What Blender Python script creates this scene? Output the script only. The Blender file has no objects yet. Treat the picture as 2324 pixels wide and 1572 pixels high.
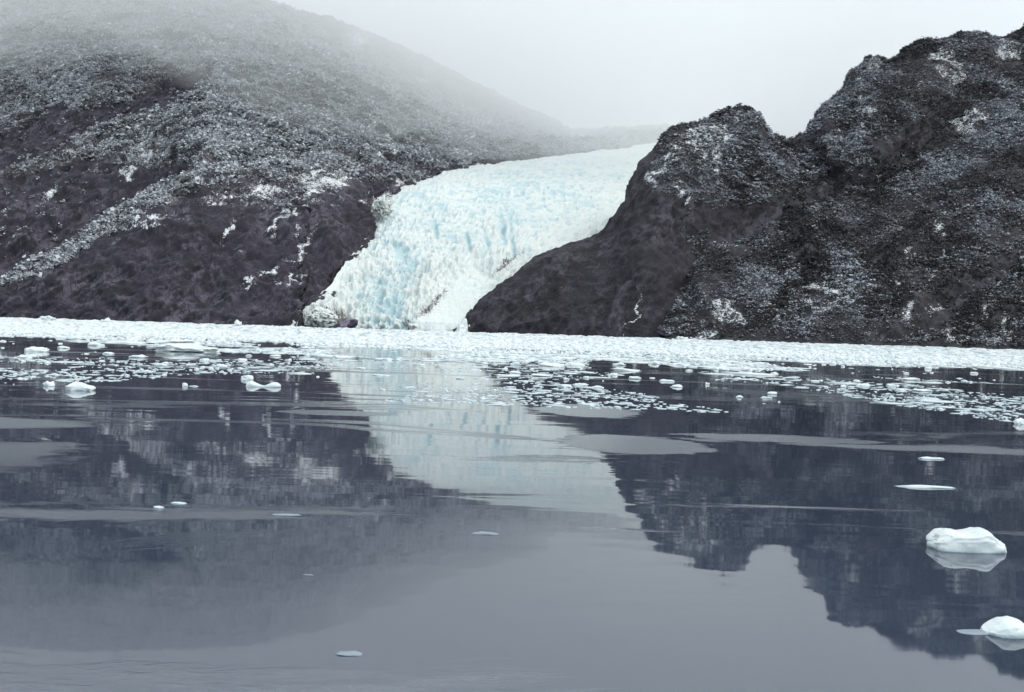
import bpy, math
import numpy as np

# ------------------------------------------------------------------ camera, sky, sun, exposure
S = bpy.context.scene
PXF, CX, CY = 2250.0, 1162.0, 786.0          # focal length and centre of a 2324 x 1572 frame
CAMH = 2.5
ROLL = math.atan(0.0318)
PITCH = math.atan(34 * math.cos(ROLL) / PXF)
fwd = np.array([0, math.cos(PITCH), -math.sin(PITCH)])
up0 = np.array([0, math.sin(PITCH), math.cos(PITCH)])
rt0 = np.array([1.0, 0, 0])
rt = rt0 * math.cos(ROLL) + up0 * math.sin(ROLL)
up = up0 * math.cos(ROLL) - rt0 * math.sin(ROLL)
from mathutils import Matrix, Vector
cam = bpy.data.objects.new('camera', bpy.data.cameras.new('camera'))
S.collection.objects.link(cam)
cam.data.sensor_width = 36
cam.data.lens = 36 * PXF / 2324
cam.data.clip_start, cam.data.clip_end = 0.1, 60000
M4 = Matrix.Identity(4)
for i in range(3):
    M4[i][0], M4[i][1], M4[i][2] = rt[i], up[i], -fwd[i]
M4[2][3] = CAMH
cam.matrix_world = M4
S.camera = cam

SUN_EL, SUN_AZ = math.radians(52), math.radians(118)      # azimuth from +Y towards +X
W = bpy.data.worlds.new('World'); S.world = W; W.use_nodes = True
nt = W.node_tree; nt.nodes.clear()
wo = nt.nodes.new('ShaderNodeOutputWorld'); add = nt.nodes.new('ShaderNodeAddShader')
b1 = nt.nodes.new('ShaderNodeBackground'); b2 = nt.nodes.new('ShaderNodeBackground')
sky = nt.nodes.new('ShaderNodeTexSky'); sky.sky_type = 'NISHITA'; sky.sun_disc = False
sky.sun_elevation = SUN_EL; sky.sun_rotation = SUN_AZ
sky.air_density, sky.dust_density = 1.0, 3.0
b1.inputs[1].default_value = 0.07
b2.inputs[0].default_value = (0.825, 0.91, 0.90, 1); b2.inputs[1].default_value = 0.94   # overcast
nt.links.new(sky.outputs[0], b1.inputs[0])
nt.links.new(b1.outputs[0], add.inputs[0]); nt.links.new(b2.outputs[0], add.inputs[1])
nt.links.new(add.outputs[0], wo.inputs[0])

sl = bpy.data.lights.new('sun', 'SUN'); sl.energy = 0.6; sl.angle = math.radians(20); sl.color = (1, 0.96, 0.9)
so = bpy.data.objects.new('sun', sl); S.collection.objects.link(so)
sd = Vector((math.sin(SUN_AZ) * math.cos(SUN_EL), math.cos(SUN_AZ) * math.cos(SUN_EL), math.sin(SUN_EL)))
so.rotation_euler = sd.to_track_quat('Z', 'Y').to_euler()
so.location = (300, -200, 500)
S.view_settings.view_transform = 'Standard'; S.view_settings.look = 'None'
S.view_settings.exposure = 0.32; S.view_settings.gamma = 1
S.cycles.volume_bounces = 8
S.cycles.max_bounces = 10

# ------------------------------------------------------------------ helpers
rng = np.random.default_rng(7)
def horizon(u): return 752 + 0.0318 * (u - 1162)
def ray(u, v, d):
    """point seen at frame position (u, v) that lies d metres ahead"""
    u, v, d = np.broadcast_arrays(np.asarray(u, float), np.asarray(v, float), np.asarray(d, float))
    D = fwd * PXF + (u - CX)[..., None] * rt + (CY - v)[..., None] * up
    P = D / D[..., 1:2] * d[..., None]
    P[..., 2] += CAMH
    return P
def on_water(u, v, z=0.0):
    D = fwd * PXF + (u - CX) * rt + (CY - v) * up
    t = (z - CAMH) / D[2]
    return D[0] * t, D[1] * t
def project(P):
    q = P - np.array([0, 0, CAMH])
    f = q @ fwd
    return CX + PXF * (q @ rt) / f, CY - PXF * (q @ up) / f

def _h(ix, iy, iz, seed):
    h = (ix.astype(np.uint32) * np.uint32(374761393) + iy.astype(np.uint32) * np.uint32(668265263)
         + iz.astype(np.uint32) * np.uint32(2147483647) + np.uint32(seed * 974711 + 12345))
    h = (h ^ (h >> np.uint32(13))) * np.uint32(1274126177)
    h ^= h >> np.uint32(16)
    h = h * np.uint32(2246822519); h ^= h >> np.uint32(15)
    return h.astype(np.float64) / 4294967295.0
def vnoise(p, seed=0):
    i = np.floor(p).astype(np.int64); f = p - i
    f = f * f * f * (f * (f * 6 - 15) + 10)
    r = 0
    for a in (0, 1):
        wx = f[..., 0] if a else 1 - f[..., 0]
        for b in (0, 1):
            wy = f[..., 1] if b else 1 - f[..., 1]
            for c in (0, 1):
                wz = f[..., 2] if c else 1 - f[..., 2]
                r = r + wx * wy * wz * _h(i[..., 0] + a, i[..., 1] + b, i[..., 2] + c, seed)
    return r * 2 - 1
def fbm(p, oct=4, seed=0, gain=0.5):
    r, a = 0, 1.0
    for k in range(oct):
        r = r + a * vnoise(p * 2.03 ** k + k * 17.3, seed + k); a *= gain
    return r
def ridged(p, oct=3, seed=0):
    r, a = 0, 1.0
    for k in range(oct):
        r = r + a * (1 - np.abs(vnoise(p * 2.1 ** k + k * 9.1, seed + k)) * 2); a *= 0.5
    return r
def sstep(a, b, x):
    t = np.clip((x - a) / (b - a), 0, 1); return t * t * (3 - 2 * t)

def mesh_np(name, V, F, smooth=True, attrs=None):
    me = bpy.data.meshes.new(name)
    V = np.ascontiguousarray(V, dtype=np.float32).reshape(-1, 3)
    F = np.ascontiguousarray(F, dtype=np.int32)
    n, k = F.shape
    me.vertices.add(len(V)); me.vertices.foreach_set('co', V.ravel())
    me.loops.add(n * k); me.loops.foreach_set('vertex_index', F.ravel())
    me.polygons.add(n); me.polygons.foreach_set('loop_start', np.arange(0, n * k, k, dtype=np.int32))
    me.polygons.foreach_set('use_smooth', np.full(n, smooth, dtype=bool))
    for key, val in (attrs or {}).items():
        at = me.attributes.new(key, 'FLOAT', 'POINT')
        at.data.foreach_set('value', np.ascontiguousarray(val, dtype=np.float32).ravel())
    me.update(calc_edges=True)
    return me
def link(name, me, mat=None, parent=None):
    o = bpy.data.objects.new(name, me); S.collection.objects.link(o)
    if mat and not me.materials: me.materials.append(mat)
    if parent: o.parent = parent
    return o
def tag(o, label=None, cat=None, group=None, kind=None):
    if label: o['label'] = label
    if cat: o['category'] = cat
    if group: o['group'] = group
    if kind: o['kind'] = kind
    return o
def grid_faces(nr, nc):
    i = np.arange(nr - 1)[:, None] * nc + np.arange(nc - 1)[None, :]
    return np.stack([i, i + 1, i + nc + 1, i + nc], -1).reshape(-1, 4)
def grid_normals(P):
    du = np.gradient(P, axis=1); dv = np.gradient(P, axis=0)
    n = np.cross(du, dv)
    return n / (np.linalg.norm(n, axis=-1, keepdims=True) + 1e-9)

# ------------------------------------------------------------------ materials
class NT:
    def __init__(s, name):
        s.m = bpy.data.materials.new(name); s.m.use_nodes = True
        s.t = s.m.node_tree; s.t.nodes.clear()
        s.out = s.new('ShaderNodeOutputMaterial')
    def new(s, k, **kw):
        n = s.t.nodes.new(k)
        for a, b in kw.items(): setattr(n, a, b)
        return n
    def put(s, sock, v):
        if hasattr(v, 'is_output'): s.t.links.new(v, sock)
        else: sock.default_value = v
    def math(s, op, a, b=0.0, c=None, clamp=False):
        n = s.new('ShaderNodeMath', operation=op, use_clamp=clamp)
        s.put(n.inputs[0], a); s.put(n.inputs[1], b)
        if c is not None: s.put(n.inputs[2], c)
        return n.outputs[0]
    def ramp(s, x, a, b, smooth=True):
        n = s.new('ShaderNodeMapRange', interpolation_type='SMOOTHSTEP' if smooth else 'LINEAR')
        s.put(n.inputs[0], x); s.put(n.inputs[1], a); s.put(n.inputs[2], b)
        return n.outputs[0]
    def mix(s, f, a, b):
        n = s.new('ShaderNodeMix', data_type='RGBA')
        s.put(n.inputs[0], f); s.put(n.inputs[6], a); s.put(n.inputs[7], b)
        return n.outputs[2]
    def noise(s, co, scale, detail=4, rough=0.55, dist=0.0):
        n = s.new('ShaderNodeTexNoise')
        s.put(n.inputs['Vector'], co); n.inputs['Scale'].default_value = scale
        n.inputs['Detail'].default_value = detail; n.inputs['Roughness'].default_value = rough
        n.inputs['Distortion'].default_value = dist
        return n.outputs['Fac']
    def pos(s, scale=(1, 1, 1), rot=(0, 0, 0)):
        g = s.new('ShaderNodeNewGeometry'); m = s.new('ShaderNodeMapping')
        m.inputs['Scale'].default_value = scale; m.inputs['Rotation'].default_value = rot
        s.t.links.new(g.outputs['Position'], m.inputs['Vector'])
        return m.outputs[0]
    def objpos(s, scale=(1, 1, 1)):
        g = s.new('ShaderNodeTexCoord'); m = s.new('ShaderNodeMapping')
        m.inputs['Scale'].default_value = scale
        s.t.links.new(g.outputs['Object'], m.inputs['Vector'])
        return m.outputs[0]
    def attr(s, name): 
        return s.new('ShaderNodeAttribute', attribute_name=name).outputs['Fac']
    def nz(s):
        g = s.new('ShaderNodeNewGeometry'); x = s.new('ShaderNodeSeparateXYZ')
        s.t.links.new(g.outputs['Normal'], x.inputs[0]); return x.outputs[2]
    def bump(s, h, strength, dist):
        n = s.new('ShaderNodeBump'); n.inputs['Strength'].default_value = strength
        n.inputs['Distance'].default_value = dist; s.put(n.inputs['Height'], h)
        return n.outputs[0]
    def principled(s, **kw):
        n = s.new('ShaderNodeBsdfPrincipled')
        for k, v in kw.items(): s.put(n.inputs[k.replace('_', ' ')], v)
        s.t.links.new(n.outputs[0], s.out.inputs[0]); return s.m
def g(*c): return (*c, 1)

def rock_material(name, VEG, TONE=1.0, DIP=-30):
    s = NT(name)
    p = s.pos(); ps = s.pos((1, 1, 0.3), (0.25, 0.45, 0))
    n1 = s.noise(p, 0.02, 5, .6); n2 = s.noise(ps, 0.08, 5, .62, .7); n3 = s.noise(p, 0.6, 4, .6)
    strk = s.new('ShaderNodeMapping', vector_type='TEXTURE'); strk.inputs['Scale'].default_value = (7, 2, 1)
    strk.inputs['Rotation'].default_value = (0, math.radians(DIP), 0); s.put(strk.inputs['Vector'], p)
    lines = s.noise(strk.outputs[0], .16, 4, .6, .35)
    crack = s.noise(s.pos((1, 1, .35), (.1, -.5, .3)), .055, 5, .65, 2.0)
    vo = s.new('ShaderNodeTexVoronoi'); vo.inputs['Scale'].default_value = .085
    s.put(vo.inputs['Vector'], s.pos((1, 1, .42), (.2, .5, .1)))
    fac = s.new('ShaderNodeSeparateColor'); s.put(fac.inputs[0], vo.outputs['Color'])
    n2 = s.math('ADD', s.math('ADD', s.math('MULTIPLY', n2, .35), s.math('MULTIPLY', lines, .5)), s.math('ADD', s.math('MULTIPLY', fac.outputs[0], .12), .02))
    c = s.mix(s.ramp(n2, .45, .60), g(*[k * TONE for k in (.018, .0142, .026)]), g(*[k * TONE for k in (.165, .145, .195)]))
    c = s.mix(s.ramp(n1, .35, .7), c, g(*[k * TONE for k in (.040, .032, .055)]))
    c = s.mix(s.math('SUBTRACT', 1.0, s.ramp(s.math('ABSOLUTE', s.math('SUBTRACT', crack, .5)), .0, .035)), c, g(.012, .010, .015))
    veg = s.attr('veg')
    c = s.mix(s.math('MULTIPLY', veg, s.ramp(n3, .3, .6)), c, s.mix(s.ramp(s.noise(p, .16, 6, .75), .42, .66), g(.020, .020, .024), g(*VEG)))
    snow = s.math('ADD', s.math('MULTIPLY', s.attr('snow'), .185), s.noise(s.pos((1, 1, 2.0)), .26, 7, .74, 1.8))
    sf = s.ramp(snow, .672, .70)
    c = s.mix(sf, c, g(.66, .69, .71))
    h = s.math('ADD', s.math('MULTIPLY', n2, 1.6), s.math('MULTIPLY', n3, .25))
    return s.principled(Base_Color=c, Roughness=.85, Normal=s.bump(h, .6, 4.0))
def forest_material(name, snowy, dark, lite=(.50, .53, .55)):
    s = NT(name)
    p = s.pos()
    dust_tone = s.attr('dust_tone')
    n = s.noise(p, .5, 3, .7)
    up_ = s.math('ABSOLUTE', s.nz())
    f = s.math('ADD', s.math('MULTIPLY', up_, .55), s.math('ADD', s.math('MULTIPLY', dust_tone, .9), s.math('MULTIPLY', n, .5)))
    f = s.ramp(f, .95 - snowy, 1.55 - snowy)
    c = s.mix(f, g(dark, dark * .96, dark * 1.1), g(*lite))
    return s.principled(Base_Color=c, Roughness=.9)
def ice_material(name, bumpd, scale, subs=0.0, dim=1.0):
    s = NT(name); p = s.objpos()
    n = s.noise(p, scale, 5, .6); n2 = s.noise(p, scale * .25, 3, .5)
    c = s.mix(s.ramp(n2, .35, .7), g(.68 * dim, .71 * dim, .71 * dim ** .8), g(.56 * dim, .64 * dim, .67 * dim ** .8))
    z = s.new('ShaderNodeSeparateXYZ'); s.put(z.inputs[0], p)
    wet = s.math('SUBTRACT', 1.0, s.ramp(s.math('ADD', z.outputs[2], s.math('MULTIPLY', n2, .05)), .02, .065))
    c = s.mix(s.math('MULTIPLY', wet, .6), c, g(.34 * dim, .47 * dim, .54 * dim))
    vo = s.new('ShaderNodeTexVoronoi'); vo.inputs['Scale'].default_value = scale * 2.2; s.put(vo.inputs['Vector'], p)
    n = s.math('ADD', n, s.math('MULTIPLY', vo.outputs['Distance'], .2))
    return s.principled(Base_Color=c, Roughness=.32, Normal=s.bump(n, .6, bumpd), Subsurface_Weight=subs,
                        Subsurface_Radius=(.05, .08, .1), Subsurface_Scale=.4)
def glacier_material():
    s = NT('glacier_ice'); p = s.pos(); pv = s.pos((1, 1, .35))
    n = s.noise(pv, .12, 6, .7, .5); n2 = s.noise(p, .018, 3, .5); n3 = s.noise(pv, .5, 4, .7)
    deep = s.attr('deep')
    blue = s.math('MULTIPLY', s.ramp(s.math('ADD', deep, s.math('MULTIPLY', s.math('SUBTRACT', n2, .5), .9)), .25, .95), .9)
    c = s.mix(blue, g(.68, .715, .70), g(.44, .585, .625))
    c = s.mix(s.math('MULTIPLY', s.ramp(n, .5, .75), .3), c, g(.48, .60, .63))
    dirt = s.math('ADD', s.attr('dirt'), s.math('MULTIPLY', s.math('SUBTRACT', n3, .5), 2.0))
    c = s.mix(s.ramp(dirt, .5, .95), c, g(.12, .105, .10))
    h = s.math('ADD', n, s.math('MULTIPLY', n3, .5))
    return s.principled(Base_Color=c, Roughness=.6, Normal=s.bump(h, .8, 3.0))
def water_material():
    s = NT('water')
    p = s.pos()
    # rippled films of water with crisp edges, calm water between them
    pp = s.pos((.38, 1.35, 1), (0, 0, .06))
    n1 = s.noise(pp, .13, 8, .66, 1.2)
    m = s.ramp(n1, .555, .61)
    sep = s.new('ShaderNodeSeparateXYZ'); s.put(sep.inputs[0], p)
    wob = s.math('MULTIPLY', s.math('SUBTRACT', s.noise(s.pos((.7, 1.6, 1)), .8, 8, .7, .5), .5), 3.4)
    for (u0, u1, v0, v1) in PATCHES:
        xa, ya = on_water((u0 + u1) / 2, v0); xb, yb = on_water((u0 + u1) / 2, v1)
        x0, yc = on_water(u0, (v0 + v1) / 2); x1, _ = on_water(u1, (v0 + v1) / 2)
        rx, ry = (x1 - x0) / 2, (ya - yb) / 2; xc, yc = (x0 + x1) / 2, (ya + yb) / 2
        dx = s.math('DIVIDE', s.math('SUBTRACT', sep.outputs[0], xc), rx)
        dy = s.math('DIVIDE', s.math('SUBTRACT', sep.outputs[1], yc), ry)
        r = s.math('ADD', s.math('ADD', s.math('MULTIPLY', dx, dx), s.math('MULTIPLY', dy, dy)), wob)
        m = s.math('MAXIMUM', m, s.math('SUBTRACT', 1.0, s.ramp(r, .95, 1.08)))
    film = s.math('MULTIPLY', m, s.ramp(s.noise(p, .05, 2, .5), .25, .6))
    mott = s.math('MULTIPLY', s.noise(s.pos((.35, 1.3, 1), (0, 0, .12)), .30, 3, .55, .5), s.ramp(s.noise(p, .09, 2, .5), .4, .65))
    swell = s.noise(s.pos((.6, 1.6, 1), (0, 0, .1)), .55, 2, .5)
    rip = s.noise(s.pos((1, 1.8, 1)), 7.0, 3, .6)
    h = s.math('ADD', s.math('ADD', s.math('MULTIPLY', swell, .0026), s.math('MULTIPLY', mott, .015)), s.math('MULTIPLY', s.math('MULTIPLY', rip, film), .008))
    base = s.mix(film, g(.034, .046, .072), g(.125, .14, .165))
    rough = s.math('ADD', .03, s.math('MULTIPLY', film, .22))
    n = s.new('ShaderNodeBump'); n.inputs['Strength'].default_value = 1; n.inputs['Distance'].default_value = 1
    s.put(n.inputs['Height'], h)
    return s.principled(Base_Color=base, Roughness=rough, IOR=1.65, Normal=n.outputs[0])
PATCHES = [(1218, 1440, 919, 947), (1270, 1600, 990, 1030), (640, 900, 932, 944), (1560, 1960, 988, 1004)]
M_ROCK = rock_material('rock', (.17, .175, .19), .56, -38); M_ROCK_R = rock_material('dark_rock', (.05, .05, .057), .36, -62); M_BROWN = rock_material('brown_rock', (.06, .06, .06), 2.0); M_GLAC = glacier_material(); M_WATER = water_material()
M_FOR_L = forest_material('snowy_forest', .56, .036, (.44, .46, .49)); M_FOR_R = forest_material('dark_forest', .17, .024, (.34, .36, .40))
M_ICE = ice_material('drift_ice', .025, 6.0, .25); M_WET = ice_material('wet_ice', .02, 6.0, .1, .42); M_BRASH = ice_material('brash', .3, 1.0)

# ------------------------------------------------------------------ terrain lofts
def curve(pts, u):
    a = np.array(pts, float)
    return np.interp(u, a[:, 0], a[:, 1]), np.interp(u, a[:, 0], a[:, 2])
def smooth1(x, k=5):
    ker = np.hanning(k + 2)[1:-1]; ker /= ker.sum()
    return np.convolve(np.pad(x, k // 2, mode='edge'), ker, 'valid')
def loft(rows, subs):
    """rows: list of (n,3) point rows; linear loft with subs[i] steps between rows i and i+1"""
    out = []
    for i in range(len(rows) - 1):
        for k in range(subs[i]):
            t = k / subs[i]; out.append(rows[i] * (1 - t) + rows[i + 1] * t)
    out.append(rows[-1]); P = np.array(out)
    return P
def relief(P, amp, seed=0, big=1.0, ledge=4.5):
    """gullies, ledges and boulder-size lumps pushed out along the surface normal"""
    for it in range(2):                                   # soften loft creases
        Q = P.copy(); Q[1:-1] = (P[:-2] + 2 * P[1:-1] + P[2:]) / 4; P = Q
    N = grid_normals(P)
    N *= np.sign(np.sum(N * np.array([0, -.5, 1.0]), -1, keepdims=True) + 1e-6)
    st = P * np.array([1, 1, .35])
    d = big * 9 * fbm(st / 75, 3, seed) + 5.0 * (ridged(st / 38, 3, seed + 5) - .6) + 2.3 * fbm(P / 9, 3, seed + 9) + 2.6 * (ridged(np.stack([P[..., 0] * .8 - P[..., 2] * .9, P[..., 1], P[..., 2] * .45 + P[..., 0] * .4], -1) / 22, 3, seed + 15) - .6) 
    sd = (P[..., 2] * .93 - P[..., 0] * .36) / 15 + .6 * fbm(P / 55, 3, seed + 21)      # dipping rock ledges
    d = d + ledge * (sd - np.floor(sd) - .5)
    return P + N * (d * amp)[..., None], N
def ellipses(E, u, v, warp=None):
    m = np.zeros(u.shape)
    if warp is not None:
        u = u + 30 * fbm(warp / 22, 4, 51); v = v + 22 * fbm(warp / 16, 4, 52)
    for (eu, ev, ru, rv, *r) in E:
        a = math.radians(r[0]) if r else 0.0
        du, dv = u - eu, v - ev
        x, y = du * math.cos(a) + dv * math.sin(a), -du * math.sin(a) + dv * math.cos(a)
        q = np.sqrt((x / (ru * 1.3)) ** 2 + (y / (rv * 1.5)) ** 2)
        m = np.maximum(m, np.clip(1.25 - q, 0, 1))
    return m
def in_poly(poly, u, v):
    inside = np.zeros(u.shape, bool); n = len(poly)
    for i in range(n):
        (x1, y1), (x2, y2) = poly[i], poly[(i + 1) % n]
        c = ((y1 > v) != (y2 > v)) & (u < (x2 - x1) * (v - y1) / (y2 - y1 + 1e-9) + x1)
        inside ^= c
    return inside

def vz(u, d, z):        # frame height of a point at height z, distance d
    q = ray(u, np.full_like(u, 700.0), d)
    return 700 + (q[:, 2] - z) / d * PXF

# ---- left mountain
u = np.linspace(-520, 1520, 900)
base = [(-520, 0, 930), (600, 0, 940), (690, 0, 960), (700, 0, 962)]
v0 = vz(u, np.full_like(u, 945.0), -3.0); d0 = np.full_like(u, 945.0)
mg = [(690, 742, 958), (705, 722, 966), (760, 675, 1000), (800, 615, 1060), (845, 560, 1150), (852, 500, 1280), (915, 446, 1400), (1000, 414, 1540),
      (1090, 394, 1700), (1200, 378, 1920), (1300, 366, 2250), (1400, 355, 2550), (1520, 340, 2900)]
mv, md = curve(mg, u)
v0 = np.where(u > 690, mv, v0); d0 = np.where(u > 690, md, d0)
A = [(-520, 690, 965), (-150, 690, 975), (15, 647, 1010), (76, 601, 1035), (152, 571, 1060), (227, 510, 1090), (303, 465, 1120), (354, 430, 1145), (455, 389, 1200),
     (560, 398, 1230), (650, 402, 1250), (720, 412, 1270), (800, 402, 1330), (860, 412, 1370), (930, 408, 1450), (1000, 384, 1580), (1090, 364, 1760), (1200, 352, 2000), (1300, 345, 2300), (1520, 322, 2950)]
B = [(-520, 540, 1330), (-150, 455, 1350), (50, 379, 1390), (141, 339, 1420), (243, 283, 1465), (323, 253, 1500), (430, 217, 1560), (485, 170, 1620),
     (560, 215, 1600), (700, 245, 1630), (800, 275, 1660), (900, 305, 1730), (1000, 330, 1830), (1090, 338, 1950), (1300, 335, 2400), (1520, 312, 3000)]
Cc = [(-520, 430, 1660), (-150, 350, 1690), (10, 288, 1710), (101, 222, 1735), (202, 182, 1755), (354, 152, 1780), (485, 143, 1790), (600, 155, 1800), (700, 175, 1830),
      (800, 205, 1900), (900, 252, 1990), (1000, 290, 2070), (1090, 310, 2150), (1300, 328, 2480), (1520, 302, 3050)]
R = [(-520, 30, 2700), (0, -40, 2750), (300, -35, 2800), (600, 5, 2900), (750, 40, 3500), (850, 78, 4000), (950, 122, 4300), (1050, 172, 4400), (1150, 222, 4400), (1300, 296, 4200), (1520, 285, 4200)]
Av, Ad = curve(A, u); Bv, Bd = curve(B, u); Cv, Cd = curve(Cc, u); Rv, Rd = curve(R, u)
wA = sstep(470, 330, u); wB = sstep(500, 440, u)
A2v, A2d = Av + 22 * wA - 2, Ad + 20 + 190 * wA
B2v, B2d = Bv + 16 * wB - 2, Bd + 15 + 110 * wB
hump = 1 + 0 * u
rows = [ray(u, v0 + 6, d0 + 25) , ray(u, v0, d0)]
rows[0][:, 2] -= 25
# rock face: steep below, rounding off above
for tv, td in ((.35, .22), (.7, .5)):
    rows.append(ray(u, v0 + (Av - v0) * tv, d0 + (Ad - d0) * td))
rows += [ray(u, Av, Ad), ray(u, A2v, A2d), ray(u, A2v + (Bv - A2v) * .6, A2d + (Bd - A2d) * .5), ray(u, Bv, Bd),
         ray(u, B2v, B2d), ray(u, B2v + (Cv - B2v) * .6, B2d + (Cd - B2d) * .5), ray(u, Cv, Cd),
         ray(u, Cv + (Rv - Cv) * .5, Cd + (Rd - Cd) * .42), ray(u, Rv, Rd), ray(u, Rv + 90, Rd + 900), ray(u, horizon(u) + 40, Rd + 2300)]
P = loft(rows, [3, 45, 45, 45, 16, 40, 40, 12, 30, 30, 45, 45, 20, 8])
P, NL = relief(P, 1.0, 3)
uu, vv = project(P)
snowL = [(520, 452, 55, 6, -14), (614, 455, 30, 7, 15), (620, 512, 22, 4), (315, 510, 90, 5, -16), (715, 408, 75, 26), (83, 613, 22, 9), (160, 342, 24, 7), (110, 445, 25, 16),
         (876, 338, 85, 16, -6), (1050, 364, 40, 10, 20), (706, 415, 28, 25), (786, 407, 36, 8, -12), (757, 450, 18, 4), (936, 410, 40, 7, -10), (600, 430, 40, 14), (516, 530, 8, 18, 10),
         (860, 445, 26, 8, -30), (815, 88, 22, 22, 30), (800, 105, 8, 26, -30), (972, 162, 4, 30, 8), (964, 180, 5, 14, -20), (1130, 172, 8, 6), (930, 140, 4, 22, -25), (1296, 306, 22, 7, -30), (1180, 235, 4, 22, 20), (330, 350, 30, 10), (290, 390, 16, 20), (620, 620, 30, 4, -5), (575, 655, 25, 5, -12), (640, 500, 10, 30, 20), (690, 560, 8, 40, 25), (670, 640, 30, 4)]
snow = ellipses(snowL, uu, vv, P) * 1.3
# where trees grow, read off the built surface
def below(pts, off=0): return vv - np.interp(uu, [p[0] for p in pts], [p[1] for p in pts]) - off
forest = np.ones(uu.shape)
forest[below(A) > 4] = 0                                                  # bare rock face
wu, wv = uu + 16 * fbm(P / 30, 3, 12), vv + 12 * fbm(P / 30, 3, 13)
forest[in_poly([(-520, 640), (-520, 560), (-150, 480), (15, 398), (100, 388), (170, 362), (250, 360), (330, 378), (400, 378), (470, 384), (380, 425), (320, 450), (220, 520), (150, 562), (60, 612), (15, 645), (-100, 690)], wu, wv)] = .04
forest[in_poly([(-520, 450), (-150, 375), (10, 303), (75, 270), (100, 248), (200, 238), (290, 232), (330, 208), (400, 182), (500, 150), (430, 220), (330, 257), (240, 285), (140, 338), (50, 378), (-150, 450), (-520, 540)], uu + .4 * (wu - uu), vv + .5 * (wv - vv))] = .03
strip = (below(A) > -3) & (below(A) < 26 + .04 * uu + (wv - vv)) & (uu > 30) & (uu < 560)
forest[strip] = 1
forest[(below(A) > 4) & (below(A) < 75) & (uu > 460) & (uu < 700)] = .25
forest *= 1 - .8 * ellipses([(400, 95, 45, 14), (1000, 375, 90, 22), (850, 400, 120, 25, -8)], uu, vv)
forest = np.where((snow > .6) & (uu < 1000), forest * .35, forest)
nr, nc = P.shape[:2]
forest *= sstep(3300, 2300, P[..., 1]) * .9 + .1 * (P[..., 1] < 2300)
o = link('mountain_left', mesh_np('mountain_left', P, grid_faces(nr, nc), True, {'snow': snow, 'veg': np.maximum(forest, sstep(2300, 3000, P[..., 1]))}), M_ROCK)
tag(o, kind='structure')
LEFT = (P, forest)

# ---- rock knoll right of the glacier
u = np.linspace(1030, 1990, 620)
Sil = [(1030, 752, 950), (1046, 740, 950), (1065, 712, 955), (1080, 692, 962), (1110, 667, 972), (1150, 640, 985), (1190, 612, 1000), (1230, 582, 1012), (1290, 552, 1030), (1330, 538, 1042), (1358, 531, 1050),
       (1380, 508, 1062), (1400, 478, 1072), (1418, 438, 1080), (1433, 400, 1090), (1453, 370, 1100), (1477, 337, 1110), (1500, 314, 1118), (1518, 299, 1122), (1540, 288, 1126), (1579, 279, 1130), (1618, 264, 1136), (1648, 256, 1140),
       (1682, 249, 1146), (1711, 253, 1146), (1730, 270, 1146), (1743, 298, 1146), (1769, 318, 1146), (1790, 326, 1146), (1850, 400, 1130), (1990, 600, 1080)]
Sv, Sd_ = curve(Sil, u)
Dd = np.interp(u, [1030, 1500, 1990], [940, 890, 880]); Dv = vz(u, Dd, -3.0)
fF = np.interp(u, [1030, 1450, 1560], [0, 0, 1]); 
Fv0, Fd0 = Dv + (Sv - Dv) * .42, Dd + (Sd_ - Dd) * .22
Tv0, Td0 = Dv + (Sv - Dv) * .78, Dd + (Sd_ - Dd) * .5
Fv1, Fd1 = curve([(1030, 640, 960), (1500, 600, 955), (1600, 545, 975), (1700, 530, 990), (1790, 510, 1005), (1990, 690, 960)], u)
Tv1, Td1 = curve([(1030, 600, 960), (1500, 470, 985), (1600, 452, 994), (1700, 455, 1005), (1790, 445, 1022), (1990, 650, 990)], u)
Fv, Fd = Fv0 + (Fv1 - Fv0) * fF, Fd0 + (Fd1 - Fd0) * fF
Tv, Td = Tv0 + (Tv1 - Tv0) * fF, Td0 + (Td1 - Td0) * fF
r0 = ray(u, Dv, Dd + 10); r0[:, 2] -= 25
U2v, U2d = Tv + (Sv - Tv) * .6, Td + (Sd_ - Td) * .42
rows = [r0, ray(u, Dv, Dd), ray(u, Fv, Fd), ray(u, Tv, Td), ray(u, U2v, U2d), ray(u, Sv, Sd_), ray(u, Sv + 25, Sd_ + 60), ray(u, horizon(u) - 20, Sd_ + 240)]
P = loft(rows, [3, 90, 70, 55, 55, 12, 30])
ud = np.broadcast_to(u[None, :], P.shape[:2])
P, _ = relief(P, .55, 41, .6, 5.0)
uu, vv = project(P)
snow = ellipses([(1600, 315, 50, 22, -15), (1625, 365, 22, 14), (1477, 410, 12, 26, 30), (1540, 430, 18, 10), (1520, 330, 25, 12, -35), (1585, 350, 20, 14), (1560, 470, 14, 10), (1640, 345, 26, 10, 20), (1700, 262, 30, 6), (1450, 705, 50, 3, -56), (1580, 300, 40, 14, -20), (1500, 380, 16, 20, 30), (1655, 300, 20, 12)], uu, vv, P) * 1.1
capline = np.interp(uu, [1380, 1440, 1480, 1540, 1590, 1700, 1800], [330, 420, 440, 448, 456, 462, 455])
forest = np.where((vv < capline + 22 * fbm(P / 26, 4, 77)) & (uu > 1478 - (vv - 335) * .35 + 14), 1.0, 0.0)
forest = np.maximum(forest, .9 * in_poly([(1575, 470), (1610, 520), (1590, 600), (1560, 560), (1545, 500)], uu, vv) * (fbm(P / 20, 2, 5) > .1))
forest = np.where(snow > .45, forest * .3, forest)
veg = np.clip(forest + .2, 0, 1)
o = link('rock_knoll', mesh_np('rock_knoll', P, grid_faces(*P.shape[:2]), True, {'snow': snow, 'veg': forest}), M_ROCK_R)
tag(o, kind='structure')
KNOLL = (P, forest)

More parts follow.
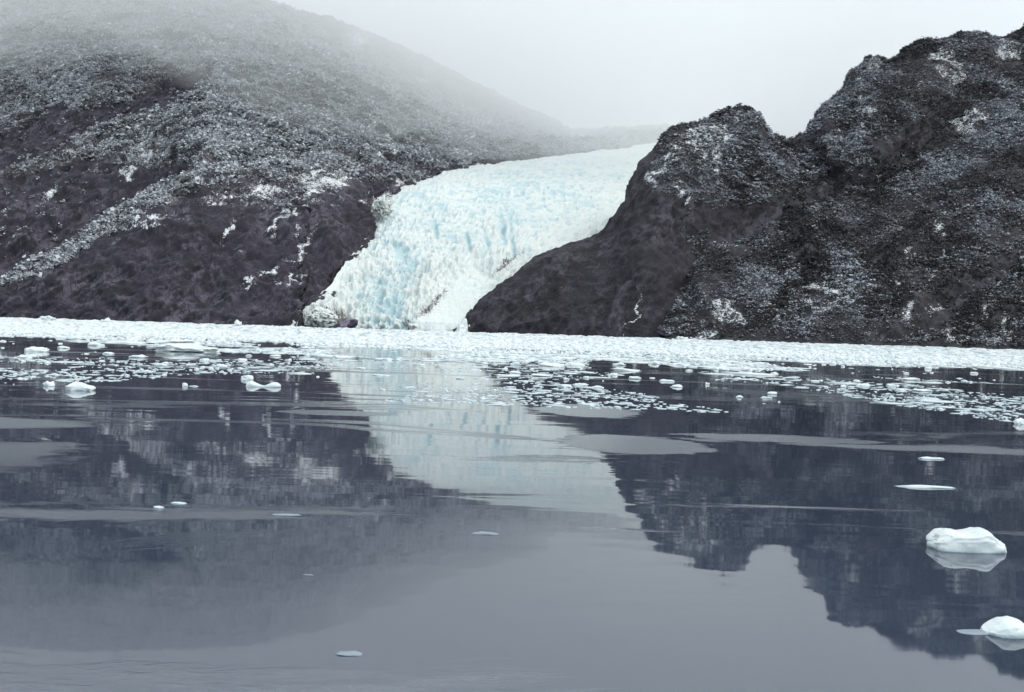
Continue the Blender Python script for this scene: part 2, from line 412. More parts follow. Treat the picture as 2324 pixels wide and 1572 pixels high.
# ---- right mountain and its wooded apron
u = np.linspace(1470, 3000, 900)
AC = [(1470, 790, 868), (1500, 764, 872), (1515, 705, 900), (1568, 645, 930), (1582, 594, 950), (1603, 562, 962), (1660, 548, 985), (1735, 522, 1005), (1765, 470, 1060), (1780, 400, 1120), (1788, 328, 1165), (1812, 314, 1175),
      (1833, 298, 1182), (1843, 270, 1190), (1867, 240, 1200), (1906, 202, 1210), (1940, 164, 1220), (1969, 136, 1230), (1999, 125, 1240), (2023, 130, 1250), (2052, 117, 1260), (2091, 97, 1270), (2150, 87, 1280),
      (2179, 74, 1290), (2247, 79, 1300), (2267, 79, 1310), (2313, 67, 1320), (2500, 0, 1350), (3000, -100, 1400)]
ACv, ACd = curve(AC, u)
Qd = np.interp(u, [1470, 2300, 3000], [866, 800, 760]); Qv = vz(u, Qd, -3.0)
N1 = [(1800, 345, 1140), (1843, 322, 1140), (1870, 365, 1095), (1890, 405, 1068), (1906, 420, 1060), (1945, 425, 1055), (1979, 420, 1055), (2028, 375, 1080), (2062, 332, 1105), (2140, 258, 1150), (2220, 195, 1195), (2313, 172, 1215), (2500, 120, 1240), (3000, 0, 1300)]
n1v, n1d = curve(N1, u); w = sstep(1790, 1840, u)
l1v, l1d = Qv + (ACv - Qv) * .88, Qd + (ACd - Qd) * .8
N1v, N1d = l1v * (1 - w) + n1v * w, l1d * (1 - w) + n1d * w
wn = sstep(1835, 1880, u) * sstep(2200, 2050, u)
N2v, N2d = np.maximum(N1v - 5 - 42 * wn, ACv + 2), N1d + 4 - 8 * wn
m1v, m1d = Qv + (N1v - Qv) * .4, Qd + (N1d - Qd) * .3
r0 = ray(u, Qv, Qd + 10); r0[:, 2] -= 25
U2v, U2d = N2v + (ACv - N2v) * .6, N2d + (ACd - N2d) * .45
rows = [r0, ray(u, Qv, Qd), ray(u, m1v, m1d), ray(u, N1v, N1d), ray(u, N2v, N2d), ray(u, U2v, U2d), ray(u, ACv, ACd), ray(u, ACv + 25, ACd + 60), ray(u, horizon(u) - 20, ACd + 400)]
P = loft(rows, [3, 90, 110, 22, 60, 50, 12, 30])
P, _ = relief(P, .75, 61, .45, 2.0)
uu, vv = project(P)
snowR = [(1999, 146, 34, 14, -5), (1930, 227, 26, 16), (2140, 130, 22, 26, 40), (2152, 160, 22, 14), (2291, 112, 26, 20, -20), (2184, 276, 28, 16, -20), (2225, 262, 20, 20), (2130, 515, 34, 14, -30), (2072, 570, 30, 9, 28), (2140, 612, 9, 22, 20),
         (1850, 648, 34, 16), (1905, 655, 48, 16, 12), (1935, 675, 26, 14), (1860, 690, 60, 10, -6), (1769, 705, 24, 8), (2070, 690, 14, 20, 30), (2125, 694, 16, 7), (1632, 715, 22, 20, -30), (1665, 712, 14, 20), (2218, 705, 12, 14), (2150, 772, 24, 12, -25), (2195, 770, 20, 8),
         (2286, 768, 30, 14, -20), (2305, 745, 14, 24), (2095, 190, 16, 8), (1965, 260, 25, 12), (1885, 300, 14, 10), (1985, 640, 14, 10), (2060, 640, 12, 8), (2250, 560, 22, 5), (1590, 745, 20, 10)]
snow = ellipses(snowR, uu, vv, P)
forest = np.ones(uu.shape)
n1l = np.interp(uu, u, N1v); band = (vv < n1l + 6) & (vv > n1l - 44) & (uu > 1850) & (uu < 2120 )
forest[band] = .35
forest *= np.where(fbm(P / 45, 3, 91) < -.55, .15, 1)
forest *= 1 - .85 * in_poly([(1980, 690), (2080, 650), (2200, 600), (2320, 560), (2320, 590), (2100, 760), (1980, 775)], uu, vv) * (fbm(P / 25, 2, 15) > -.1)
forest = np.where(snow > .5, forest * .3, forest)
forest *= sstep(1503, 1520, uu)
o = link('mountain_right', mesh_np('mountain_right', P, grid_faces(*P.shape[:2]), True, {'snow': snow, 'veg': forest}), M_ROCK_R)
tag(o, kind='structure')
RIGHT = (P, forest)

# ------------------------------------------------------------------ forests (thousands of small crowns)
def tree_proto(seed, nleaf):
    """dome of leaf-clump faces on a short trunk, unit height"""
    r = np.random.default_rng(seed); V, F = [], []
    for k in range(3):
        a, b = 2 * math.pi * k / 3, 2 * math.pi * (k + 1) / 3
        n = len(V)
        V += [(.06 * math.cos(a), .06 * math.sin(a), -.15), (.06 * math.cos(b), .06 * math.sin(b), -.15), (.03 * math.cos(b), .03 * math.sin(b), .5), (.03 * math.cos(a), .03 * math.sin(a), .5)]
        F.append((n, n + 1, n + 2, n + 3))
    for k in range(nleaf):
        th = r.uniform(0, 2 * math.pi); z = r.uniform(.08, 1) ; rad = .55 * math.sqrt(max(.02, 1 - (z - .25) ** 2 / .62)) * r.uniform(.45, 1.0)
        c = np.array([rad * math.cos(th), rad * math.sin(th), z])
        n = np.array([math.cos(th) * rad * 1.4, math.sin(th) * rad * 1.4, (z - .2) * 1.1]) + r.normal(0, .45, 3); n /= np.linalg.norm(n)
        t = np.cross(n, r.normal(0, 1, 3)); t /= np.linalg.norm(t); b = np.cross(n, t)
        s1, s2 = r.uniform(.14, .26), r.uniform(.12, .22)
        i = len(V)
        for (x, y) in ((-1, -.6), (.5, -1), (1, .5), (-.4, 1)):
            V.append(tuple(c + t * x * s1 + b * y * s2 + n * r.normal(0, .03)))
        F.append((i, i + 1, i + 2, i + 3))
    return np.array(V), np.array(F)
def forest_mesh(name, surf, per_m2, size, nleaf, seed, mat, uclip, patch=.45):
    P, dens = surf
    a, b, c, d = P[:-1, :-1], P[:-1, 1:], P[1:, 1:], P[1:, :-1]
    area = .5 * np.linalg.norm(np.cross(c - a, d - b), axis=-1)
    cen = (a + b + c + d) / 4
    w = (dens[:-1, :-1] + dens[1:, 1:]) / 2
    uu, vv = project(cen)
    steep = np.cross(c - a, d - b)[..., 2] / (2 * area + 1e-9)
    w = w * ((uu > uclip[0]) & (uu < uclip[1])) * np.clip(np.abs(steep) * 3, .15, 1) * (cen[..., 2] > 2.5)
    w = w * (.25 + .75 * sstep(-.9, -.35, fbm(cen / 30, 3, seed)))
    r = np.random.default_rng(seed)
    lam = (area * w * per_m2).ravel()
    cnt = r.poisson(lam); idx = np.repeat(np.arange(len(cnt)), cnt)
    s, t = r.random(len(idx)), r.random(len(idx))
    fa, fb, fc, fd = (q.reshape(-1, 3)[idx] for q in (a, b, c, d))
    pos = (fa * (1 - s)[:, None] + fb * s[:, None]) * (1 - t)[:, None] + (fd * (1 - s)[:, None] + fc * s[:, None]) * t[:, None]
    n = len(pos)
    dust_tone = np.clip(.5 + .5 * fbm(pos / 28, 3, seed + 3) + r.normal(0, .16, n), 0, 1)
    dust_tone = dust_tone + .28 * fbm(pos / 95, 3, seed + 31)
    if seed > 4:                                          # crowns set darker along gullies and in a lower right patch
        pu, pv = project(pos)
        pu2, pv2 = pu + 25 * fbm(pos / 25, 3, 71), pv + 25 * fbm(pos / 25, 3, 72)
        dk = in_poly([(1960, 700), (2060, 560), (2180, 480), (2420, 540), (2420, 700), (2150, 750), (1960, 775)], pu2, pv2) * .30
        for gl in ([(1905, 415), (1850, 440), (1805, 480), (1835, 590), (1815, 650), (1740, 720), (1690, 760)], [(2230, 200), (2140, 300), (2060, 360), (1980, 440)], [(2330, 330), (2200, 430), (2100, 500), (2010, 600)]):
            for (ax, ay), (bx_, by_) in zip(gl[:-1], gl[1:]):
                tt_ = np.clip(((pu2 - ax) * (bx_ - ax) + (pv2 - ay) * (by_ - ay)) / ((bx_ - ax) ** 2 + (by_ - ay) ** 2), 0, 1)
                dk = np.maximum(dk, .5 * sstep(30, 6, np.hypot(pu2 - ax - tt_ * (bx_ - ax), pv2 - ay - tt_ * (by_ - ay))))
        dust_tone = dust_tone - dk
    hgt = size * r.lognormal(0, .38, n) * (.8 + .3 * fbm(pos / 60, 2, seed + 8))
    wid = hgt * r.uniform(1.0, 1.5, n)
    rot = r.uniform(0, 6.283, n); var = r.integers(0, 6, n)
    Vs, Fs, As, off = [], [], [], 0
    for k in range(6):
        V, F = tree_proto(seed * 10 + k, nleaf)
        sel = np.where(var == k)[0]; m = len(sel)
        ca, sa = np.cos(rot[sel])[:, None], np.sin(rot[sel])[:, None]
        X = np.stack([(V[None, :, 0] * ca - V[None, :, 1] * sa) * wid[sel][:, None], (V[None, :, 0] * sa + V[None, :, 1] * ca) * wid[sel][:, None], V[None, :, 2] * hgt[sel][:, None]], -1) + pos[sel][:, None, :]
        Vs.append(X.reshape(-1, 3)); Fs.append((F[None] + (np.arange(m) * len(V))[:, None, None] + off).reshape(-1, 4))
        dd = dust_tone[sel][:, None] + .75 * (V[None, :, 2] - .55); As.append(dd.reshape(-1)); off += m * len(V)  # height term: snow on crown tops, plus shaded undersides put into the colour
    print(name, n, 'trees', off, 'verts')
    o = link(name, mesh_np(name, np.concatenate(Vs), np.concatenate(Fs), False, {'dust_tone': np.concatenate(As)}), mat)
    return o
f1 = forest_mesh('snowy_forest', LEFT, 1 / 9.5, 4.2, 12, 3, M_FOR_L, (-120, 1500))
tag(f1, 'grey snow dusted scrub forest covering the misty slopes left of the glacier', 'forest', kind='stuff')
f2 = forest_mesh('knoll_forest', KNOLL, 1 / 3, 2.3, 14, 5, M_FOR_R, (1300, 1990))
tag(f2, 'dark scrub trees capping the rounded rock knoll beside the glacier', 'forest', kind='stuff')
f3 = forest_mesh('dark_forest', RIGHT, 1 / 3, 2.2, 12, 6, M_FOR_R, (1490, 2480))
tag(f3, 'dark bushy forest covering the steep mountain on the right shore', 'forest', kind='stuff')

# ------------------------------------------------------------------ glacier
GL = [(680, 722, 966), (765, 655, 1006), (805, 598, 1066), (845, 540, 1155), (862, 478, 1270), (930, 428, 1405), (1000, 398, 1545), (1090, 378, 1715), (1300, 354, 2260), (1490, 330, 2900), (1620, 318, 3300)]
GR = [(1062, 735, 948), (1110, 684, 985), (1180, 632, 1025), (1270, 575, 1075), (1400, 520, 1190), (1450, 466, 1310), (1510, 418, 1500), (1590, 388, 1750), (1680, 358, 2230), (1760, 328, 2850), (1800, 312, 3300)]
nt_, ns_ = 420, 560
key = np.array([0, 1, 2, 3, 4, 5, 6, 7, 8.2, 9.4, 10.2])
ss = np.linspace(0, 10.2, ns_)
gl, gr = np.array(GL, float), np.array(GR, float)
def samp(g_):
    return np.stack([smooth1(np.interp(ss, key, g_[:, k]), 25) for k in range(3)], -1)
l, r = samp(gl), samp(gr)
t = np.linspace(-.06, 1.06, nt_)
prof = (1 - (2 * np.clip(t, 0, 1) - 1) ** 4)
U = l[:, None, 0] * (1 - t) + r[:, None, 0] * t
Vv = l[:, None, 1] * (1 - t) + r[:, None, 1] * t - 9 * prof[None] * np.clip(ss / 2, 0, 1)[:, None]
D = l[:, None, 2] * (1 - t) + r[:, None, 2] * t
# toe: left tip rests on rock, the rest stands in the water
P = ray(U, Vv, D)
# front cliff rows
toe = P[0].copy(); foot = toe.copy(); foot[:, 2] = -4; foot[:, 1] -= 7
cl = np.array([foot * (1 - k / 14) + toe * (k / 14) for k in range(14)])
P = np.concatenate([cl, P])
N = grid_normals(P); N *= np.sign(N[..., 2:3] + 1e-6)
ssf = np.concatenate([np.zeros(14), ss])[:, None] + 0 * P[..., 0]
tt = np.broadcast_to(t[None], P.shape[:2])
uu, vv = project(P)
q = P * np.array([1 / 7, 1 / 14, 1 / 9]) 
rd = ridged(q, 3, 7)                                            # sharp seracs
cell = fbm(P / 5.0, 3, 19)
big = fbm(P / 60, 2, 31)
calm = ellipses([(1040, 690, 70, 40, -38), (1000, 730, 70, 22)], uu, vv)           # smooth ice by the right margin
rough_ = np.clip(1 - 1.1 * calm, .12, 1) * np.clip(1.25 - ssf / 10, .35, 1) * (1 + .5 * sstep(4, 1, ssf))
disp = (2.7 * (rd - .55) + 1.3 * cell) * rough_ + 5 * big
crev = ellipses([(988, 520, 5, 18, -8), (1105, 545, 5, 22, -14), (1142, 525, 5, 22, -10), (1163, 545, 4, 28, -6), (1062, 545, 4, 16, -10), (910, 565, 22, 9, 50), (895, 690, 16, 22, 35), (935, 600, 12, 9, -40)], uu, vv)
disp -= 5 * crev
edge = sstep(-.06, .02, tt) * sstep(1.06, .98, tt)
P = P + N * (disp * (.25 + .75 * edge))[..., None]
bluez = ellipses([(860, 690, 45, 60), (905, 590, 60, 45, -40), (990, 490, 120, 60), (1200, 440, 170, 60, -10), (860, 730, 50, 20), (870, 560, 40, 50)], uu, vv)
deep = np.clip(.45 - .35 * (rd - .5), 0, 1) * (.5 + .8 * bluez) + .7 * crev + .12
dirt = ellipses([(725, 725, 40, 22, 10), (762, 728, 40, 20), (872, 462, 26, 18, 30), (856, 482, 14, 14)], uu, vv) * 1.0
dirt = np.maximum(dirt, .80 * ellipses([(975, 695, 75, 9, -38), (922, 730, 20, 14, -60), (935, 745, 30, 6), (1150, 600, 60, 8, -38)], uu, vv))
glac = bpy.data.objects.new('glacier', None); S.collection.objects.link(glac)
link('ice_tongue', mesh_np('ice_tongue', P, grid_faces(*P.shape[:2]), True, {'deep': deep, 'dirt': dirt}), M_GLAC, glac)
tag(glac, 'pale blue crevassed glacier tongue flowing down between rock walls into the icy water', 'glacier')

# ------------------------------------------------------------------ water
wm = mesh_np('water', [(-9000, -3000, 0), (9000, -3000, 0), (9000, 9000, 0), (-9000, 9000, 0)], [(0, 1, 2, 3)], False)
tag(link('water', wm, M_WATER), kind='structure')

# ------------------------------------------------------------------ ice on the water
def icosphere(sub):
    import bmesh
    bm = bmesh.new(); bmesh.ops.create_icosphere(bm, subdivisions=sub, radius=1)
    V = np.array([v.co[:] for v in bm.verts]); F = np.array([[v.index for v in f.verts] for f in bm.faces]); bm.free()
    return V, F
ICO = {k: icosphere(k) for k in (1, 2, 3, 4, 5)}
def chunk_mesh(name, w, dep, h, seed, sub=3, boxy=.78, prof=None, rough=.26, under=.35, lift=.13):
    """lump of ice floating with its waterline at z = 0; prof = heights along its length"""
    V, F = ICO[sub]; V = V.copy()
    V = np.sign(V) * np.abs(V) ** boxy
    nz = fbm(V * 1.6 + seed * 3.1, 3, seed)
    V = V * (1 + rough * nz + (0.022 * fbm(V * 6 + seed, 2, seed + 2) if sub > 4 else 0))[:, None]
    x01 = np.clip((V[:, 0] / (np.abs(V[:, 0]).max()) + 1) / 2, 0, 1)
    ph = np.interp(x01, np.linspace(0, 1, len(prof)), prof) if prof else .8 + .35 * fbm(np.stack([x01 * 3, V[:, 1], 0 * x01], -1) + seed, 2, seed)
    z = np.where(V[:, 2] > 0, h * (lift + V[:, 2] * ph * (1 - lift)), h * (lift + V[:, 2] * (under + lift)))
    X = np.stack([V[:, 0] / np.abs(V[:, 0]).max() * w / 2, V[:, 1] * dep / 2, z], -1)
    return mesh_np(name, X, F, True)
NAMED = []
def ice(u0, u1, vtop, vwl, label, seed, cat='ice chunk', group='loose ice chunks drifting in front of the glacier', name='ice_chunk', depf=.6, **kw):
    """ice seen from u0 to u1 with its waterline at vwl and its top at vtop"""
    um = (u0 + u1) / 2; x, y = on_water(um, vwl); d = y
    w = (u1 - u0) * d / PXF; h = max(.012, min((vwl - vtop) * d / PXF, .62 * w))
    dep = w * depf
    o = link(name, chunk_mesh(name, w, dep, h, seed, **kw), M_WET if seed in (3, 6, 9, 10, 11) else M_ICE)
    o.location = (x, y + dep * .4, 0); o.rotation_euler[2] = kw.get('rot', 0)
    tag(o, label, cat, group); NAMED.append((um, vwl, u1 - u0)); return o
# near pieces
ice(2120, 2298, 1210, 1254, 'large white block of ice with two humps, nearest block at right edge', 1, depf=.55, sub=5, boxy=.5,
    prof=[.05, .55, .92, .97, .9, .84, .88, 1.12, 1.1, .62, .5, .25], rough=.10, under=.35, lift=.24)
ice(2246, 2352, 1412, 1448, 'smooth domed ice lump cut by the lower right edge', 2, depf=.8, sub=5, boxy=.8, prof=[.2, .55, .9, 1, .95, .8], rough=.06)
ice(2180, 2262, 1436, 1441, 'thin half sunk ice shelf just left of the domed lump at lower right', 3, depf=.5, sub=4, prof=[.1, .4, .8, 1], rough=.06, name='ice_floe', cat='ice floe')
ice(2303, 2330, 952, 964, 'rounded ice lump cut by the right edge on open dark water', 4, sub=4)
ice(2030, 2180, 1103, 1108, 'long thin ice plate flush with dark water above the large white block', 5, depf=.12, name='ice_floe', cat='ice floe', sub=4, prof=[.1, .7, 1, .8, .6, .3])
ice(758, 822, 1484, 1489, 'small submerged looking ice pan alone in the grey foreground water', 6, depf=.5, name='ice_floe', cat='ice floe', sub=4, rough=.1)
ice(344, 371, 1150, 1154, 'small flat ice slip on left water, shorter of two close slips', 7, name='ice_floe', cat='ice floe')
ice(382, 424, 1141, 1144, 'flat ice slip on left water, longer and farther of two close slips', 8, name='ice_floe', cat='ice floe', depf=.3)
ice(614, 686, 1168, 1172, 'long narrow ice strip lying on dark reflection left of the glacier reflection', 9, name='ice_floe', cat='ice floe', depf=.25)
ice(1070, 1136, 1210, 1214, 'thin ice strip below the tail of the glacier reflection', 10, name='ice_floe', cat='ice floe', depf=.25)
ice(685, 711, 1303, 1307, 'tiny ice slip alone on the grey water left of centre', 11, name='ice_floe', cat='ice floe', depf=.3)
ice(2085, 2150, 1039, 1043, 'thin ice strip on dark water at right, above the long thin plate', 12, name='ice_floe', cat='ice floe', depf=.2)
# left pieces
ice(95, 122, 865, 877, 'round ice ball at left, beside an elongated ice loaf', 13, sub=4, boxy=.85)
ice(146, 211, 872, 887, 'elongated smooth ice loaf at left, beside a round ice ball', 14, sub=4, boxy=.6, prof=[.7, 1, 1, .95, .8, .5])
ice(411, 426, 867, 878, 'small upright ice nub with thin slivers beside it', 15, sub=3, boxy=.8)
ice(426, 452, 876, 878, 'thin ice sliver trailing right of the small upright nub', 16, name='ice_floe', cat='ice floe', depf=.2)
ice(543, 575, 852, 862, 'rounded ice knob right behind the bow tie shaped ice', 17, sub=4, boxy=.75)
ice(553, 635, 866, 879, 'bow tie shaped ice piece, high at both ends and pinched in its middle', 18, sub=5, prof=[1, 1.05, .9, .5, .12, .10, .5, .9, 1.1, 1.05], depf=.35, rough=.05)
ice(338, 486, 780, 799, 'largest flat ice floe at left, broad and low like a table', 19, name='ice_floe', cat='ice floe', sub=5, prof=[.5, .7, .9, .95, .85, .6, .55, .5], depf=.7)
ice(318, 452, 770, 783, 'long flat floe right behind the largest floe at left', 20, name='ice_floe', cat='ice floe', sub=4, depf=.9)
ice(43, 107, 788, 799, 'wide low floe near the left edge', 21, name='ice_floe', cat='ice floe', sub=4)
ice(27, 80, 806, 813, 'thin floe in front of the wide low floe at the left edge', 22, name='ice_floe', cat='ice floe', sub=4)
L2 = [(126, 156, 785, 796, 'blunt ice chunk between the left edge floe and the peaked chunk'), (196, 235, 777, 791, 'peaked ice chunk left of the largest flat floe'),
      (228, 256, 800, 807, 'small box shaped ice chunk below the peaked chunk'), (79, 107, 816, 822, 'low ice slab below the thin floe at left'),
      (192, 213, 820, 829, 'small pointed ice bit on dark water below the box shaped chunk'), (287, 332, 806, 817, 'two lobed ice chunk just below the largest floe\'s left end'),
      (341, 375, 824, 834, 'square ice block below the largest flat floe'), (449, 474, 814, 823, 'tilted ice chunk off the right end of the largest floe'),
      (487, 515, 827, 837, 'tall sided ice block, right of the square block on the left water'), (548, 561, 824, 832, 'tiny ice cube right of the tall sided block'),
      (556, 572, 804, 812, 'small ring like ice lump above the tiny cube'), (609, 637, 805, 813, 'pair lobed ice lump left of the glacier reflection'),
      (677, 717, 786, 796, 'wide white floe by the left margin of the glacier reflection')]
for k, (a, b, c, d, lb) in enumerate(L2): ice(a, b, c, c + .6 * (d - c), lb, 30 + k, sub=3)
C2 = [(754, 822, 808, 818, 'long white floe on the pale glacier reflection, left of its twin'), (843, 893, 812, 823, 'flat topped floe on the glacier reflection with a dark front edge'),
      (803, 831, 834, 839, 'small thin floe below the long floe on the glacier reflection'), (841, 886, 851, 856, 'thin floe on the glacier reflection, lowest of its column'),
      (1034, 1056, 856, 864, 'dark sided ice knob on the glacier reflection'), (1025, 1069, 807, 819, 'heaped ice floe at the right margin of the glacier reflection'),
      (1092, 1108, 822, 832, 'small round ice lump right of the heaped floe'), (1121, 1146, 809, 818, 'low ice hump behind the small round lump'),
      (1157, 1184, 822, 835, 'pointed ice chunk with a slanting top left of the largest central floe'), (1222, 1286, 824, 839, 'largest central floe, a white ice hill on dark water'),
      (1280, 1331, 823, 835, 'long ice floe touching the right of the largest central floe'), (1154, 1185, 843, 851, 'double humped ice chunk below the pointed chunk'),
      (1205, 1256, 850, 858, 'low wide floe below the largest central floe'), (1278, 1292, 858, 867, 'small ice ball below the long ice floe'),
      (1273, 1303, 874, 884, 'left lump in a row of three nearest ice lumps right of centre'), (1300, 1337, 870, 880, 'peaked middle lump in a row of three ice lumps right of centre'),
      (1342, 1373, 876, 885, 'right lump in a row of three ice lumps right of centre'), (1323, 1338, 853, 863, 'round ice nub above the row of three lumps'),
      (1387, 1422, 824, 834, 'triangular ice heap above a long stacked floe'), (1388, 1460, 837, 847, 'long stacked floe right of the largest central floe'),
      (1427, 1458, 855, 865, 'small floe below the long stacked floe'), (1471, 1502, 820, 832, 'domed ice chunk right of the triangular heap'),
      (1497, 1533, 861, 871, 'straight sided ice block with a flat top right of centre'), (1522, 1553, 874, 884, 'rounded ice chunk just below the straight sided block'),
      (1600, 1611, 868, 878, 'tiny ice ball right of the straight sided block'), (1637, 1659, 836, 846, 'round shouldered ice lump far right of centre'),
      (1679, 1712, 835, 847, 'tall ice lump beside a dark water gap'), (1748, 1768, 845, 855, 'square ice bit on the right side of the dark water gap'),
      (1518, 1558, 824, 833, 'wide low floe behind the straight sided block')]
for k, (a, b, c, d, lb) in enumerate(C2): ice(a, b, c, c + .6 * (d - c), lb, 60 + k, sub=3)
R2 = [(1743, 1765, 890, 900, 'upper of two close nearest ice lumps on the right water'), (1726, 1756, 901, 908, 'lower of two close nearest ice lumps on the right water'),
      (1670, 1688, 899, 906, 'small flat ice bit left of the two close lumps'), (1945, 1979, 871, 881, 'broad ice lump in the middle of the right ice scatter'),
      (2018, 2035, 900, 910, 'upright ice nub below the right ice scatter'), (2075, 2127, 884, 893, 'wide ice floe in the nearer row of the right ice scatter'),
      (2035, 2062, 882, 890, 'small floe touching the left of the wide right floe'), (2048, 2094, 858, 867, 'long ice floe behind the wide right floe'),
      (1908, 1922, 874, 884, 'small round ice ball left of the broad lump'), (2012, 2035, 872, 880, 'low pointed ice lump right of the broad lump')]
for k, (a, b, c, d, lb) in enumerate(R2): ice(a, b, c, c + .6 * (d - c), lb, 100 + k, sub=3)
# small bergs standing above the far ice edge
def berg(u0, u1, vt, d, label, seed):
    x, y = (ray((u0 + u1) / 2, 740, d)[:2]); w = (u1 - u0) * d / PXF
    vw = horizon((u0 + u1) / 2) + PXF * CAMH / d
    o = link('small_iceberg', chunk_mesh('small_iceberg', w, w * .7, (vw - vt) * d / PXF, seed, sub=4, boxy=.75), M_BRASH)
    o.location = (x, y, 0); tag(o, label, 'iceberg', 'small icebergs at the far edge of the ice')
berg(90, 128, 714, 520, 'peaked small iceberg above the far ice edge near the left frame side', 201)
berg(532, 551, 727, 560, 'round small iceberg standing above the far ice edge left of the glacier', 202)
berg(226, 252, 723, 600, 'low small iceberg on the far ice edge between two taller ones', 203)
berg(1032, 1066, 729, 900, 'curled white ice block at the glacier foot against dark rock', 204)
berg(1536, 1566, 764, 620, 'low small iceberg on the far ice edge below the right mountain', 205)

# countable smaller bits: shared meshes, one object each
SMALL = [chunk_mesh('ice_bit', 1, .8, .34 + .1 * (k % 3), 300 + k, sub=2, boxy=.72 + .07 * (k % 4), rough=.24) for k in range(10)]
for me in SMALL: me.materials.append(M_ICE)
r_ = np.random.default_rng(21); made = 0; tries = 0
while made < 190 and tries < 20000:
    tries += 1
    uq = r_.uniform(-40, 2380); dyq = 38 + 122 * r_.random() ** 1.6
    side = .55 if uq < 760 else (.25 if uq < 1080 else 1.0)
    if dyq > 110 and r_.random() > .45: continue
    if r_.random() > side: continue
    vq = horizon(uq) + dyq; x, y = on_water(uq, vq)
    if any(abs(uq - a) < (c + 14) / 2 and abs(vq - b) < 9 for a, b, c in NAMED): continue
    if fbm(np.array([[x / 14, y / 22, 0.0]]), 2, 9)[0] < -.45: continue
    sz = (r_.lognormal(2.1, .5)) * y / PXF
    o = link('ice_bit', SMALL[r_.integers(0, 10)])
    o.location = (x, y, -.02 * sz); o.rotation_euler[2] = r_.uniform(0, 6.28)
    flat = r_.uniform(.2, .85); o.scale = (sz, sz * r_.uniform(.7, 1.2), sz * flat)
    if uq < 800: tag(o, 'small bit of white ice among the scatter left of the glacier reflection', 'ice bit', 'small ice bits on the left water')
    elif uq < 1080: tag(o, 'small bit of white ice afloat on the glacier reflection', 'ice bit', 'small ice bits on the glacier reflection')
    else: tag(o, 'small bit of white ice among the scatter on the right water', 'ice bit', 'small ice bits on the right water')
    made += 1

# uncountable brash ice packed towards the glacier: one object
def brash():
    Vs, Fs, off = [], [], 0
    protos = []
    for k in range(8):
        V, F = ICO[1 if k < 5 else 2]; V = np.sign(V) * np.abs(V) ** .7
        V = V * (1 + .22 * fbm(V * 1.7 + k * 5, 2, k))[:, None]; V = V * np.array([.5, .5, .5]); protos.append((V, F))
    n = 95000
    r = np.random.default_rng(5)
    dy = np.concatenate([6.2 + 34 * r.random(int(n * .6)) ** .9, 25 + 45 * r.random(int(n * .33)) ** 1.3, 45 + 125 * r.random(int(n * .10)) ** 1.25])
    uq = r.uniform(-300, 2620, len(dy)); vq = horizon(uq) + dy
    D = fwd * PXF + (uq - CX)[:, None] * rt + (CY - vq)[:, None] * up
    pos = D * ((-CAMH) / D[:, 2])[:, None]; d = pos[:, 1]
    d = np.minimum(d, 935); pos *= (d / pos[:, 1])[:, None]; pos[:, 2] = 0
    # open leads in the nearer field
    lead = fbm(pos / np.array([10, 18, 1]) , 3, 33)
    lead = .26 * lead + .24 * fbm(pos / np.array([45, 90, 1]), 2, 35)
    nearness = sstep(12, 72, dy)
    side = np.where((uq < 1080) & (uq > 760), .1, -.03) * nearness
    keep = (lead > -.5 + .54 * nearness + side)
    pos, d, dy = pos[keep], d[keep], dy[keep]; n = len(d)
    px = np.minimum(r.lognormal(1.2, .6, n), np.where(dy > 45, 11, 20))                       # apparent width
    w = np.clip(px * d / PXF * np.where(dy > 45, 1.3, 1), .06, 7)
    sl_ = (dy > 48) & (r.random(n) < .75)
    w = np.where(sl_, w * r.lognormal(.75, .55, n), w)
    h = w * r.uniform(.14, .38, n) * np.where(sl_, .10, 1)
    h = np.clip(h, .02, .95)
    lng = w * r.uniform(.8, 2.2, n) * np.where(dy < 25, 3, 1)
    lng = np.where(sl_, lng * .55, lng)
    rot = r.uniform(-.6, .6, n); var = r.integers(0, 8, n)
    for k in range(8):
        V, F = protos[k]; s = np.where(var == k)[0]; m = len(s)
        x, y = V[None, :, 0] * w[s][:, None], V[None, :, 1] * lng[s][:, None]
        ca, sa = np.cos(rot[s])[:, None], np.sin(rot[s])[:, None]
        X = np.stack([x * ca - y * sa, x * sa + y * ca, (V[None, :, 2] * 2 * h[s][:, None])], -1) + pos[s][:, None]
        Vs.append(X.reshape(-1, 3)); Fs.append((F[None] + (np.arange(m) * len(V))[:, None, None] + off).reshape(-1, 3)); off += m * len(V)
    o = link('brash_ice', mesh_np('brash_ice', np.concatenate(Vs), np.concatenate(Fs), True), M_BRASH)
    tag(o, 'white band of packed brash ice stretching across the water to the far shore', 'brash ice', kind='stuff')
brash()

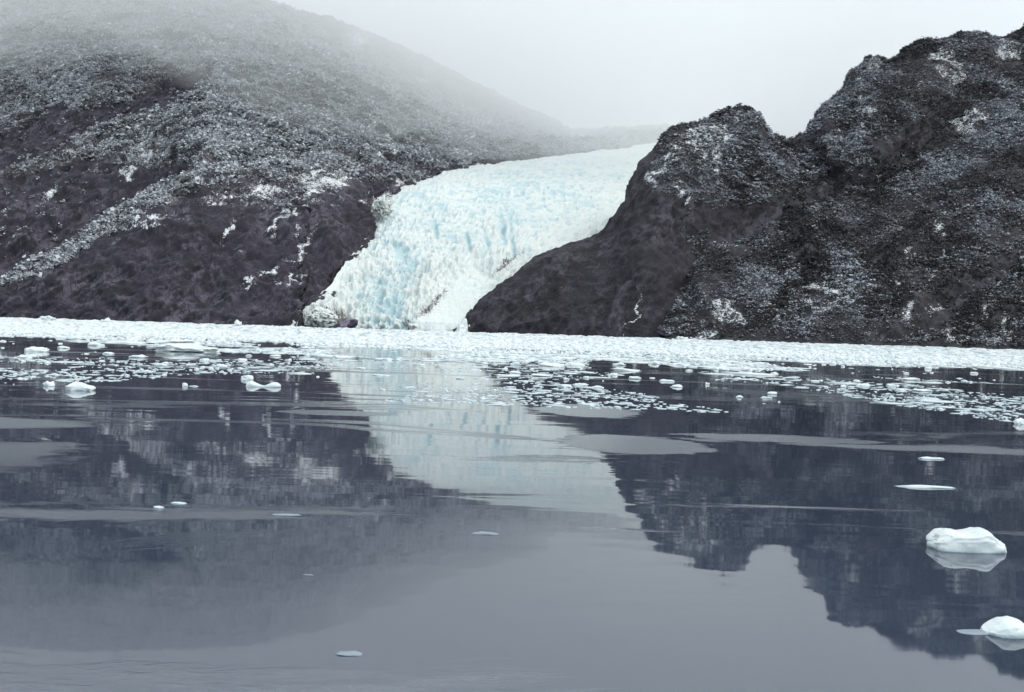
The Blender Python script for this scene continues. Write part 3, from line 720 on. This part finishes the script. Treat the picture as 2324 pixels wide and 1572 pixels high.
# debris-laden ice at the glacier's left edge
def dirty(nm, um, vm, d, w, dep, h, seed, label, tilt=0.0):
    V, F = ICO[5]; V = V * (1 + .30 * fbm(V * 2.2 + seed, 4, seed))[:, None]
    dn = fbm(V * 5 + seed, 3, seed + 4)
    V = V * (1 + .10 * dn)[:, None] * np.array([w / 2, dep / 2, h / 2])
    c = ray(um, vm, d)
    o = link(nm, mesh_np(nm, V, F, True, {'deep': np.full(len(V), .1), 'dirt': .45 - .9 * dn}), M_GLAC, glac)
    o.location = c; o.rotation_euler[1] = tilt; o['label'] = label
dirty('debris_ice', 735, 722, 955, 30, 22, 15, 31, 'grey debris streaked ice at the glacier\'s left foot', .25)
dirty('ice_knob', 868, 468, 1225, 21, 22, 22, 37, 'crumpled dirty ice knob high on the glacier\'s left edge')

# ------------------------------------------------------------------ boulder at the glacier foot
bx, by = ray(782, 735, 940)[:2]
V, F = ICO[4]; V = np.sign(V) * np.abs(V) ** .8; V = V * (1 + .22 * fbm(V * 1.5, 3, 8))[:, None] * np.array([13, 7, 5.5])
o = link('boulder', mesh_np('boulder', V, F, True, {'snow': np.zeros(len(V)), 'veg': np.zeros(len(V))}), M_BROWN); o.location = (bx, by, 1)
o.rotation_euler[1] = -.45
tag(o, 'brown bare rock hump in the ice at the left foot of the glacier', 'boulder')

# ------------------------------------------------------------------ cloud lying on the mountain tops
def cloud():
    nx, ny = 70, 70
    x = np.linspace(-3200, 1500, nx); y = np.linspace(1350, 7600, ny)
    X, Y = np.meshgrid(x, y)
    p = np.stack([X / 420, Y / 420, 0 * X], -1)
    zb = 290 + 130 * sstep(-150, -900, X) + 55 * fbm(p * 1.3, 4, 3)
    lo = np.stack([X, Y, zb], -1); hi = np.stack([X, Y, 0 * X + 1350 + 60 * fbm(p, 2, 8)], -1)
    V = np.concatenate([lo.reshape(-1, 3), hi.reshape(-1, 3)]); n = nx * ny
    F = list(grid_faces(ny, nx)[:, ::-1]) + list(grid_faces(ny, nx) + n)
    ring = [i for i in range(nx)] + [r * nx + nx - 1 for r in range(1, ny)] + [(ny - 1) * nx + i for i in range(nx - 2, -1, -1)] + [r * nx for r in range(ny - 2, 0, -1)]
    for i in range(len(ring)):
        a, b = ring[i], ring[(i + 1) % len(ring)]; F.append([a, b, b + n, a + n])
    s = NT('cloud'); pv = s.new('ShaderNodeVolumePrincipled')
    pv.inputs['Color'].default_value = (.995, .997, .997, 1); pv.inputs['Density'].default_value = .00082; pv.inputs['Anisotropy'].default_value = .2
    s.t.links.new(pv.outputs[0], s.out.inputs['Volume'])
    o = link('haze', mesh_np('haze', V, np.array(F), True), s.m); tag(o, kind='stuff', label='pale low cloud and mist veiling the mountain tops', cat='haze')
cloud()
